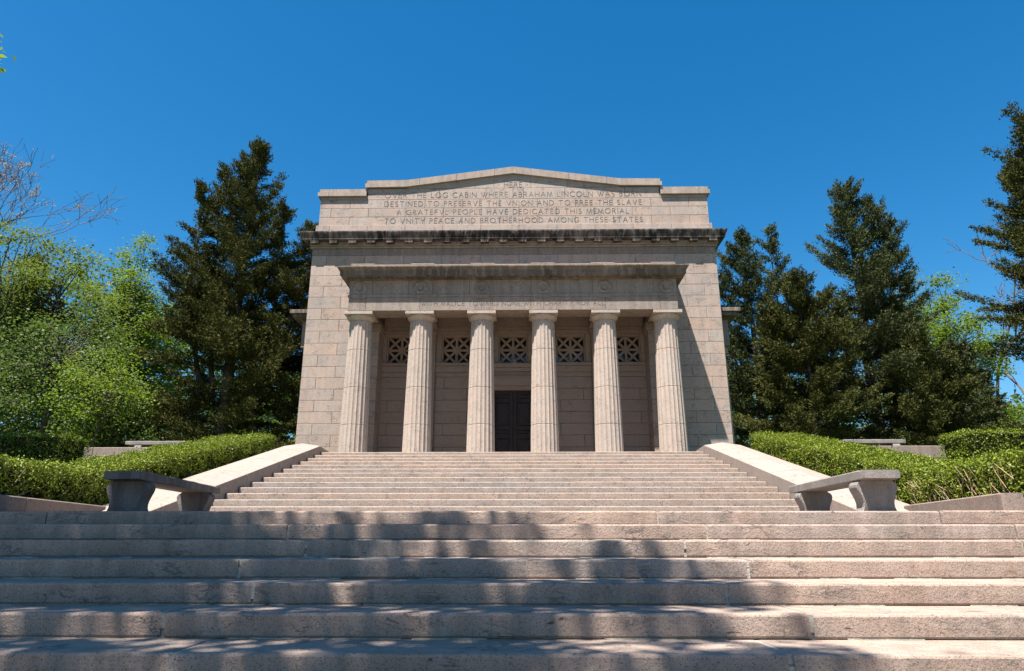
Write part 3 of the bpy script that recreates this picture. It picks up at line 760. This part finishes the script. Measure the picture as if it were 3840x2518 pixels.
# ------------------------------------------------------------------ foliage tools (numpy)
RNG = np.random.default_rng(11)
def unit(v): return v/np.maximum(np.linalg.norm(v, axis=1, keepdims=True), 1e-9)
def leaf_mesh(name, C, D, L, Wd, mat, parent=None, nrm=None, k=4):
    """diamond leaves: centres C, long axis D, length L, width Wd"""
    n = len(C); D = unit(D); r = RNG.normal(size=(n, 3)) if nrm is None else nrm
    Sd = unit(np.cross(D, r)); Nn = np.cross(Sd, D)
    L = np.broadcast_to(np.asarray(L, float), (n,))[:, None]; Wd = np.broadcast_to(np.asarray(Wd, float), (n,))[:, None]
    bend = Nn*L*RNG.uniform(-.18, .18, (n, 1))
    if k == 3: V = np.stack([C-D*L*.45+Sd*Wd*.6+bend*.5, C+D*L*.6, C-D*L*.45-Sd*Wd*.6], 1).reshape(-1, 3)
    else: V = np.stack([C-D*L/2, C+Sd*Wd/2+bend, C+D*L/2, C-Sd*Wd/2+bend], 1).reshape(-1, 3)
    me = bpy.data.meshes.new(name); me.vertices.add(k*n); me.vertices.foreach_set('co', V.astype(np.float32).ravel())
    me.loops.add(k*n); me.loops.foreach_set('vertex_index', np.arange(k*n, dtype=np.int32))
    me.polygons.add(n); me.polygons.foreach_set('loop_start', np.arange(0, k*n, k, dtype=np.int32)); me.polygons.foreach_set('loop_total', np.full(n, k, dtype=np.int32))
    me.update(calc_edges=True); me.materials.append(mat)
    o = link(bpy.data.objects.new(name, me))
    if parent is not None: o.parent = parent
    return stuff(o)
def tubes(name, segs, mat, parent=None, k=5, is_stuff=True):
    """segs: rows p0(3) p1(3) r0 r1 -> tapered prisms in one mesh"""
    A = np.array(segs, float); p, q, r0, r1 = A[:, :3], A[:, 3:6], A[:, 6:7], A[:, 7:8]; n = len(A)
    d = unit(q-p); h = np.where(np.abs(d[:, 2:3]) < .9, [[0, 0, 1.]], [[1., 0, 0]]); u = unit(np.cross(d, h)); v = np.cross(d, u)
    q = q+d*r1*.6
    ang = np.arange(k)*2*np.pi/k; V = np.empty((n, 2*k, 3))
    for i, a in enumerate(ang):
        dr = u*math.cos(a)+v*math.sin(a); V[:, i] = p+dr*r0; V[:, k+i] = q+dr*r1
    base = (np.arange(n)*2*k)[:, None, None]; f = np.array([[i, (i+1) % k, k+(i+1) % k, k+i] for i in range(k)])[None]
    Fc = (base+f).reshape(-1, 4); m = len(Fc)
    me = bpy.data.meshes.new(name); me.vertices.add(2*k*n); me.vertices.foreach_set('co', V.astype(np.float32).ravel())
    me.loops.add(4*m); me.loops.foreach_set('vertex_index', Fc.astype(np.int32).ravel())
    me.polygons.add(m); me.polygons.foreach_set('loop_start', np.arange(0, 4*m, 4, dtype=np.int32)); me.polygons.foreach_set('loop_total', np.full(m, 4, dtype=np.int32))
    me.update(calc_edges=True); me.materials.append(mat); me.shade_smooth()
    o = link(bpy.data.objects.new(name, me))
    if parent is not None: o.parent = parent
    return stuff(o) if is_stuff else o
def trunk_obj(pts, rads, mat, parent, k=9):
    rr = []
    for (x, y, z), r in zip(pts, rads):
        rr.append([(x+r*(1+.12*math.sin(3*a+z))*math.cos(a), y+r*(1+.12*math.sin(3*a+z))*math.sin(a), z) for a in [2*math.pi*j/k for j in range(k)]])
    return MB().rings(rr).obj('trunk', mat, parent, smooth=True)

# ------------------------------------------------------------------ hedges
def hedge(path, wd, label, leaf=.037, dens=2900, twigs=0, sg=1, two_sided=False, group='clipped hedges'):
    """path: (x_inner, y, z_bottom, z_top); inner face looks to the stairs, body goes outwards by wd (sign sg)"""
    t = thing('hedge', label, 'hedge', (0, 0, 0), group)
    P = np.array(path, float); rr = []
    for k, (x, y, zb, zt) in enumerate(P):
        e = .10 if k in (0, len(P)-1) else 0
        yy = y+(e if k == 0 and P[1, 1] > y else -e if k == 0 else 0)+((-e if P[-2, 1] < y else e) if k == len(P)-1 else 0)
        rr.append([(x+sg*.10, yy, zb), (x+sg*.10, yy, zt-.2), (x+sg*.22, yy, zt-.10), (x+sg*(wd-.22), yy, zt-.10), (x+sg*(wd-.1), yy, zt-.2), (x+sg*(wd-.1), yy, zb)])
    stuff(MB().rings(rr).obj('inner_twigs', M_HCORE, t))
    Cs, Ns = [], []
    seg = np.linalg.norm(np.diff(P[:, :2], axis=0), axis=1)
    prof = []                                        # outline across the hedge, as (offset, height fraction from top, normal)
    for k in range(len(P)-1):
        hgt = (P[k:k+2, 3]-P[k:k+2, 2]).mean(); ln = seg[k]
        for part, area in (('in', ln*hgt), ('top', ln*wd), ('out', ln*hgt*(.6 if two_sided else .25))):
            n = int(area*dens); a = RNG.random(n); b = RNG.random(n)
            base = P[k]+(P[k+1]-P[k])*a[:, None]
            if part == 'top':
                x = base[:, 0]+sg*b*wd; z = base[:, 3].copy(); ed = np.minimum(b, 1-b)*wd
                z -= np.clip(.14-ed, 0, 1)**2*2.2; nv = np.stack([sg*np.sign(b-.5)*np.clip(.2-ed, 0, 1)*4, 0*b, 1+0*b], 1)
            else:
                z = base[:, 2]+(base[:, 3]-base[:, 2]-.03)*b
                x = base[:, 0] if part == 'in' else base[:, 0]+sg*wd
                top_d = base[:, 3]-z; x = x+(sg if part == 'in' else -sg)*np.clip(.12-top_d, 0, 1)**2*2.2
                s_ = -sg if part == 'in' else sg
                nv = np.stack([s_+0*b, 0*b, .25+0*b], 1)
            Cs.append(np.stack([x, base[:, 1], z], 1)); Ns.append(nv)
    for k, sy in ((0, 0), (len(P)-1, 0)):            # the two ends
        oth = P[1] if k == 0 else P[-2]; s_ = np.sign(P[k, 1]-oth[1]) if abs(P[k, 1]-oth[1]) > abs(P[k, 0]-oth[0]) else 0
        n = int(wd*(P[k, 3]-P[k, 2])*dens)
        C = np.stack([P[k, 0]+sg*wd*RNG.random(n), np.full(n, P[k, 1]), P[k, 2]+(P[k, 3]-P[k, 2]-.03)*RNG.random(n)], 1)
        Cs.append(C); Ns.append(np.tile([0, s_ if s_ else 1, .25], (n, 1)))
    C = np.concatenate(Cs); Nn = unit(np.concatenate(Ns))
    bump = (np.sin(C[:, 0]*7+C[:, 1]*5.3)+np.sin(C[:, 1]*9.1-C[:, 2]*6)+np.sin(C[:, 2]*11+C[:, 0]*4))*.018
    C = C+Nn*(bump[:, None]+RNG.normal(0, .016, (len(C), 1))-np.abs(RNG.normal(0, .055, (len(C), 1))))+RNG.normal(0, .012, C.shape)
    gap = np.sin(C[:, 0]*19+C[:, 2]*15)+np.sin(C[:, 1]*23-C[:, 2]*9+1)+np.sin(C[:, 1]*11+C[:, 0]*13+C[:, 2]*21)
    ok = (gap > -.55) | (RNG.random(len(C)) < .30) | (Nn[:, 2] > .8); C, Nn = C[ok], Nn[ok]
    spr = RNG.random(len(C)) < .04; C[spr] += Nn[spr]*RNG.uniform(.02, .09, (spr.sum(), 1))
    D = RNG.normal(size=C.shape)+Nn*.55; nr = Nn+RNG.normal(0, .55, C.shape)
    leaf_mesh('leaves', C, D, leaf*RNG.uniform(.7, 1.35, len(C)), leaf*.62*RNG.uniform(.7, 1.3, len(C)), L_HEDGE, t, nr)
    if twigs:
        sg_ = []
        for _ in range(twigs):
            k = RNG.integers(0, len(P)-1); a = RNG.random(); b = P[k]+(P[k+1]-P[k])*a; z = b[2]+(b[3]-b[2])*RNG.uniform(.2, .75)
            p = np.array([b[0]+sg*.02, b[1], z]); q = p+np.array([-sg*RNG.uniform(.0, .06), RNG.normal(0, .10), RNG.uniform(.08, .25)])
            sg_.append((*p, *q, .006, .003))
        tubes('bare_twigs', sg_, M_TWIG, t, 4)
    return t
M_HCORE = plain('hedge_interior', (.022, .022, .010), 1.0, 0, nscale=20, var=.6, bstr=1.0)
HP_ = [(6.74, -4.15, -1.6, .46), (6.72, -6.2, -2.0, .03), (6.72, -8.2, -2.4, -.42), (6.70, -10.2, -2.6, -.87), (6.68, -12.0, -2.7, -1.26), (6.42, -12.9, -2.5, -1.36), (6.18, -14.3, -2.5, -1.40), (5.93, -15.65, -2.5, -1.44)]
hedge([(-x, y, b, t_) for x, y, b, t_ in HP_], 1.35, 'long box hedge climbing beside the left stair wall, behind the shaded bench', sg=-1, twigs=60)
hedge(HP_, 1.35, 'long box hedge climbing beside the right stair wall, behind the sunlit bench', sg=1, twigs=330)
hedge([(-12.15, -5.2, -1.8, .36), (-12.15, -4.0, -1.8, .38)], 4.6, 'dark clipped hedge block at the far left in front of the terrace wall', sg=-1, dens=1000, leaf=.05)
hedge([(12.1, -5.2, -1.8, .40), (12.1, -4.0, -1.8, .42)], 4.6, 'bright clipped hedge block at the far right in front of the terrace wall', sg=1, dens=1000, leaf=.05)

# ------------------------------------------------------------------ trees
def cedar(label, base, H, R, leaders=((0, 0, 1.0),), mat=None, n_limb=110, seed=1, low=.06, lf=.135, leafd=1.0, shape=1.0, name='cedar_tree', top_pow=.8, lean=(0, 0), sparse=.0, skirt=.62):
    """upright juniper: several leaders, ascending feathery limbs, foliage in pointed tufts"""
    g = np.random.default_rng(seed); t = thing(name, label, 'tree', base)
    segs = []; C, D, Ln = [], [], []
    for li, (lx, ly, lh) in enumerate(leaders):
        HH = H*lh; pts = []; rads = []
        for k in range(9):
            u = k/8; pts.append((lx*min(1, u*1.6)+lean[0]*u+.10*math.sin(5*u+seed), ly*min(1, u*1.6)+lean[1]*u+.1*math.cos(4*u+seed), HH*u-.3*(k == 0)))
            rads.append(max(.02, (.30 if li == 0 else .16)*H/15*(1-u)**.9))
        if li == 0: trunk_obj(pts, rads, M_BARK, t)
        else:
            for k in range(2, 8): segs.append((*pts[k], *pts[k+1], rads[k], rads[k+1]))
        P = np.array(pts)
        nl = int(n_limb*(1 if li == 0 else .5*lh))
        for q in range(nl):
            u = low+(1-low)*((q+g.random())/nl)**.92
            if li > 0 and u < .42: continue
            a = g.random()*2*np.pi; i = min(7, int(u*8)); f = u*8-i; s = P[i]*(1-f)+P[i+1]*f
            rel = (1-u)**top_pow*(1 if u > .28 else skirt+(1-skirt)*u/.28)
            blob = .78+.26*math.sin(3*a+seed+7*u)+.16*math.sin(5*a-11*u+seed*2)
            Lm = (R*1.42 if li == 0 else R*.8)*rel*blob*g.uniform(.55, 1.12)+.25
            el = math.radians(2+46*u**1.5+g.uniform(-12, 16)); dr = np.array([math.cos(a)*math.cos(el), math.sin(a)*math.cos(el), math.sin(el)])
            side = np.array([-math.sin(a), math.cos(a), 0]); upc = g.uniform(.05, .32); npt = max(3, int(Lm/.30)); prev = s; cu = g.uniform(-.2, .2)
            for k in range(1, npt+1):
                tt = k/npt; p = s+dr*Lm*tt+np.array([0, 0, Lm*(upc*tt*tt-.10*tt)])+side*cu*Lm*tt*tt
                if k % 2 == 0 or k == npt: segs.append((*prev, *p, .032*(1-tt*.8)*(Lm/3)**.5+.004, .030*(1-tt)*(Lm/3)**.5+.003)); prev = p
                if tt < .15 and Lm > 1.2: continue
                tang = unit((dr+side*cu*2*tt+np.array([0, 0, upc*2*tt]))[None])[0]
                lat = (.42*Lm*(1-tt)+.34)*(.6+.5*g.random())
                for sd in (-1, 1, 0, 2):
                    if g.random() < sparse: continue
                    if sd == 2: d2 = unit((tang*.6+np.array([0, 0, .9]))[None])[0]; L2 = lat*.55
                    elif sd == 0: d2 = tang; L2 = .40 if tt > .9 else .26
                    else: d2 = unit((tang*.75+side*sd*.8+np.array([0, 0, .22])+g.normal(0, .16, 3))[None])[0]; L2 = lat
                    n = int((16+62*L2)*leafd*g.uniform(.6, 1.25)); w = g.random(n)**.8
                    wid = (.07+.13*min(1.4, L2))*(1-w)**.6+.014
                    C.append(p+d2*(w*L2)[:, None]+g.normal(0, 1, (n, 3))*wid[:, None]*np.array([1, 1, .75]))
                    D.append(d2+g.normal(0, .42, (n, 3))); Ln.append(lf*g.uniform(.55, 1.25, n)*(1-.35*w))
        # pointed tip
        n = 60; w = g.random(n); C.append(P[-1]+np.array([0, 0, .5])*w[:, None]-np.array([0, 0, .15])+g.normal(0, 1, (n, 3))*(.10*(1-w)+.01)[:, None]); D.append(g.normal(0, .35, (n, 3))+[0, 0, 1]); Ln.append(np.full(n, lf*.7))
    tubes('branches', segs, M_BARK, t, 4)
    C = np.concatenate(C); D = np.concatenate(D); Ln = np.concatenate(Ln)
    leaf_mesh('crown', C, D, Ln, Ln*.44, mat or L_CEDAR, t, None, 3)
    return t

def broadleaf(label, base, H, cz0, rx, ry, rz, mat, seed=1, n_cl=150, per=110, leaf=.17, cl=.75, trunk_r=.22, name='maple_tree', fork=3, bark=None, hollow=.35, off=(0, 0), cat='tree', flat=.75, limb_r=1.0):
    g = np.random.default_rng(seed); t = thing(name, label, cat, base); bark = bark or M_BARK
    ctr = np.array([off[0], off[1], cz0]); segs = []
    th = cz0-rz*.55
    pts = [(off[0]*u*u*.6+.12*math.sin(4*u+seed), off[1]*u*u*.6, th*u-.3*(u == 0)) for u in np.linspace(0, 1, 7)]
    trunk_obj(pts, [trunk_r*(1.25-.55*u) for u in np.linspace(0, 1, 7)], bark, t)
    top = np.array(pts[-1])
    forks = []
    for k in range(fork):
        a = 2*np.pi*(k+g.random()*.6)/fork; e = ctr+np.array([math.cos(a)*rx*.42, math.sin(a)*ry*.42, rz*g.uniform(.0, .35)])
        m_ = (top+e)/2+g.normal(0, .18, 3); forks.append((top, m_, e))
        r = trunk_r*.62*limb_r; segs += [(*top, *m_, r, r*.72), (*m_, *e, r*.72, r*.4)]
    C, D, Ln = [], [], []
    for q in range(n_cl):
        v = unit(g.normal(size=(1, 3)))[0]; rr = g.uniform(hollow, 1)**.6
        lump = 1+.16*math.sin(4*math.atan2(v[1], v[0])+seed)+.13*math.sin(5*v[2]*2+seed*3+3*math.atan2(v[1], v[0]))
        p = ctr+v*np.array([rx, ry, rz])*rr*lump
        if p[2] < .4: continue
        fk = forks[g.integers(0, len(forks))]; w = g.uniform(.15, 1); s = fk[1]*(1-w)+fk[2]*w if g.random() < .75 else fk[0]*(1-w)+fk[1]*w
        m_ = (s+p)/2+g.normal(0, .22, 3)+np.array([0, 0, .15]); r = trunk_r*.20*limb_r
        segs += [(*s, *m_, r, r*.6), (*m_, *p, r*.6, .012)]
        n = int(per*g.uniform(.55, 1.3)); sz = cl*g.uniform(.6, 1.2)
        x = g.normal(0, 1, (n, 3))*sz*np.array([.55, .55, .55*flat]); C.append(p+x); D.append(g.normal(size=(n, 3))*[1, 1, .45]); Ln.append(leaf*g.uniform(.6, 1.3, n))
    tubes('branches', segs, bark, t, 5)
    C = np.concatenate(C); D = np.concatenate(D); Ln = np.concatenate(Ln); nr = g.normal(0, .6, C.shape)+[0, 0, 1]
    leaf_mesh('crown', C, D, Ln, Ln*.72, mat, t, nr)
    return t

def bare_tree(label, base, H, seed, spread=.5, buds=0, budmat=None, trunk_r=.2, bark=None, name='bare_tree', first=.28, lv=6, lean=(0, 0), tw=.016):
    g = np.random.default_rng(seed); t = thing(name, label, 'tree', base); bark = bark or M_BARK; segs = []; tips = []
    def grow(p, d, L, r, lev):
        n = 3; q = p
        for k in range(n):
            d = unit((d+g.normal(0, .10+.03*lev, 3)+np.array([0, 0, .05]))[None])[0]; e = q+d*L/n
            segs.append((*q, *e, r*(1-.28*k/n), r*(1-.28*(k+1)/n))); q = e
            if lev >= 2 and lev < lv and g.random() < .62:
                s_ = unit((d*.75+g.normal(0, .5, 3)+[0, 0, .12])[None])[0]; grow(q, s_, L*g.uniform(.42, .66), r*.42, lev+2)
        if lev >= lv: tips.append(q); return
        for c in range(2 if g.random() < .72 else 3):
            s_ = unit((d+g.normal(0, spread, 3)*[1, 1, .6]+[0, 0, .18])[None])[0]; grow(q, s_, L*g.uniform(.62, .86), r*.66, lev+1)
    p0 = np.array([0, 0, -.3]); e = np.array([lean[0], lean[1], H*first])
    trunk_obj([tuple(p0+(e-p0)*u) for u in np.linspace(0, 1, 5)], [trunk_r*(1.2-.35*u) for u in np.linspace(0, 1, 5)], bark, t)
    for c in range(3): grow(e, unit((np.array([0, 0, 1.])+g.normal(0, spread*.9, 3))[None])[0], H*.24, trunk_r*.6, 1)
    A = np.array(segs); A[:, 6:] = np.maximum(A[:, 6:], tw)
    tubes('branches', A, bark, t, 4)
    if buds and tips:
        T_ = np.array(tips); k = g.integers(0, len(T_), buds); C = T_[k]+g.normal(0, .10, (buds, 3))
        n = 6; C = np.repeat(C, n, 0)+g.normal(0, .06, (buds*n, 3)); leaf_mesh('buds', C, g.normal(size=C.shape), .10*g.uniform(.6, 1.3, len(C)), .06, budmat, t)
    return t

GZ = -.05
# left of the building
cedar('tall olive-green cedar with several ragged tops left of the building', (-13.75, 8.3, GZ), 17.8, 4.6, ((0, 0, 1), (-1.75, .3, .925), (-2.5, -.4, .85), (1.5, .6, .80), (3.0, .3, .74)), L_CEDAR, 185, 3, low=.035, top_pow=.80, leafd=1.0, skirt=.95)
cedar('smaller dark cedar squeezed between the tall cedar and the left building corner', (-10.4, 9.6, GZ), 12.5, 2.7, ((0, 0, 1), (-.6, .5, .85)), L_CEDAR, 90, 23, low=.05, top_pow=.6, leafd=.8)
broadleaf('bright green maple standing just left of the tall olive cedar', (-24.6, 17, GZ), 15, 8.6, 3.4, 3.2, 6.6, L_MAPLE, 5, 225, 195, .15, .85, .26, flat=.6)
broadleaf('broad olive-green oak with dark spreading limbs at the left edge', (-27.2, 11, GZ), 14, 8.0, 5.6, 4.5, 6.0, L_OAK, 8, 300, 205, .145, .95, .36, 'oak_tree', 4, hollow=.1, flat=.55, limb_r=1.25)
bare_tree('almost leafless tree with yellow buds rising above the oak at the left edge', (-36.2, 15.5, GZ), 23.0, 12, .27, 420, L_BUD, .17, M_GREYBARK, lean=(-.4, 0), tw=.014)
broadleaf('young maple with a forked dark trunk in front of the oak', (-19.6, 4.5, GZ), 8, 4.6, 2.6, 2.4, 3.2, L_WOOD, 15, 100, 100, .125, .8, .13, 'young_tree', 3, hollow=.2, limb_r=1.5)
broadleaf('low light green sapling beside the terrace bench on the left', (-16.2, 2.5, GZ), 5, 2.9, 2.0, 1.8, 1.9, L_MAPLE, 16, 75, 110, .10, .6, .07, 'sapling', 3, hollow=.2)
broadleaf('leafy green shrub at the far left behind the dark hedge block', (-21.3, 1.0, GZ), 5, 2.5, 2.6, 2.0, 2.4, L_WOOD, 17, 110, 120, .105, .65, .08, 'shrub', 3, hollow=.2, cat='shrub')
broadleaf('shaded green shrub between the oak trunk and the terrace wall', (-18.0, 6.5, GZ), 4, 2.0, 2.4, 1.8, 2.0, L_WOOD, 18, 95, 115, .11, .65, .08, 'shrub', 3, hollow=.2, cat='shrub')
# right of the building
cedar('dark green twin-topped cedar close to the right building corner', (12.6, 11.5, GZ), 14.1, 3.3, ((0, 0, .97), (1.6, .2, 1.0), (-1.0, .4, .80)), L_CEDAR2, 110, 31, low=.05, top_pow=.62, leafd=.9)
cedar('broad brownish cedar in front of the dark twin-topped cedar', (13.2, 6.6, GZ), 9.0, 2.7, ((0, 0, 1), (-1.4, .2, .86), (1.5, .3, .94)), L_CEDAR, 125, 37, low=.10, top_pow=.55, leafd=.9)
cedar('tallest full green cedar right of the building with two pointed tops', (17.4, 9.2, GZ), 15.4, 3.6, ((0, 0, 1), (1.35, .2, .955), (1.9, -.3, .86)), L_CEDAR2, 150, 41, low=.05, top_pow=.62, leafd=.95)
cedar('low spreading cedar at the foot of the tallest right-hand cedar', (18.0, 6.2, GZ), 5.9, 1.9, ((0, 0, 1), (1.2, 0, .85)), L_CEDAR, 95, 43, low=.06, top_pow=.6, leafd=.85)
cedar('narrow dark cedar in front of the bright right-hand maple', (22.0, 9.6, GZ), 6.8, 1.2, ((0, 0, 1), (.9, 0, .8)), L_CEDAR2, 90, 47, low=.06, top_pow=.6, leafd=.85)
broadleaf('bright yellow-green maple right of the cedars', (25.2, 17, GZ), 13, 7.0, 3.7, 3.2, 6.0, L_MAPLE, 51, 230, 210, .145, .8, .24, flat=.6)
bare_tree('grey nearly leafless tree with spreading limbs behind the bright maple', (29.2, 19, GZ), 18.5, 53, .46, 260, L_OAK, .24, M_GREYBARK, first=.15, lean=(.3, 0), tw=.017)
broadleaf('low bright green bush under the bare tree', (29.0, 15, GZ), 6, 2.6, 3.0, 2.4, 2.5, L_MAPLE, 57, 120, 130, .13, .75, .12, 'bush', 3, hollow=.2, cat='shrub')
cedar('large cedar leaning into the picture at the right edge', (25.2, 4.6, GZ), 16.4, 4.1, ((0, 0, 1), (-1.2, .2, .86), (1.5, 0, .9)), L_CEDAR, 165, 61, low=.27, sparse=.12, lean=(-.9, 0), top_pow=.50, leafd=.95)
cedar('small brownish cedar shrub above the right hedge block', (20.4, 1.6, GZ), 3.5, 1.5, ((0, 0, 1),), L_CEDAR, 60, 67, low=.05, leafd=1.0, name='cedar_shrub')
# far wood closing the view between and below the trees
def woodland():
    g = np.random.default_rng(5); C, D, Ln = [], [], []
    for side in (-1, 1):
        for q in range(1500 if side < 0 else 1300):
            x = side*g.uniform(8, 66); y = g.uniform(27, 44)
            hmax = (12.2 if side < 0 else 11.0)+(3.2 if x < -24 else 0)+1.5*math.sin(x*.35)+1.2*math.sin(x*.9+1)
            if side > 0 and x > 27: hmax *= .62
            z = .2+(hmax-.2)*g.random()**1.15; n = int(80*g.uniform(.6, 1.3))
            p = np.array([x, y, z]); C.append(p+g.normal(0, 1, (n, 3))*[1.0, .9, .6]); D.append(g.normal(size=(n, 3))*[1, 1, .5]); Ln.append(.38*g.uniform(.5, 1.3, n))
    C = np.concatenate(C); D = np.concatenate(D); Ln = np.concatenate(Ln)
    return leaf_mesh('woodland', C, D, Ln, Ln*.7, L_WOOD, None, g.normal(0, .7, C.shape)+[0, 0, 1], 3)
woodland()
# trees standing behind and to the left of the camera: they shade the lower steps
def shade_tree(label, base, ctr, rad, seed, n_cl, per, trunk_r=.3):
    return broadleaf(label, base, 14, ctr[2]-base[2], rad[0], rad[1], rad[2], L_MAPLE, seed, n_cl, per, .20, .62, trunk_r, 'maple_tree', 4, off=(ctr[0]-base[0], ctr[1]-base[1]), hollow=.1, flat=.6)
shade_tree('shade maple left of the lower stairs, twigs of its crown at the top left corner', (-9.8, -22.5, -4.4), (-7.0, -21.2, 10.0), (4.9, 3.3, 2.4), 71, 165, 70)
shade_tree('shade maple behind the camera whose crown dapples the lower steps', (-12.5, -27.5, -5.2), (-3.9, -25.0, 10.8), (3.5, 2.7, 2.0), 73, 120, 62)
shade_tree('maple beyond the left edge of the picture shading the far-left hedge block', (-17.4, -9.8, -2.2), (-16.7, -9.1, 9.7), (3.2, 2.6, 2.4), 77, 120, 70)
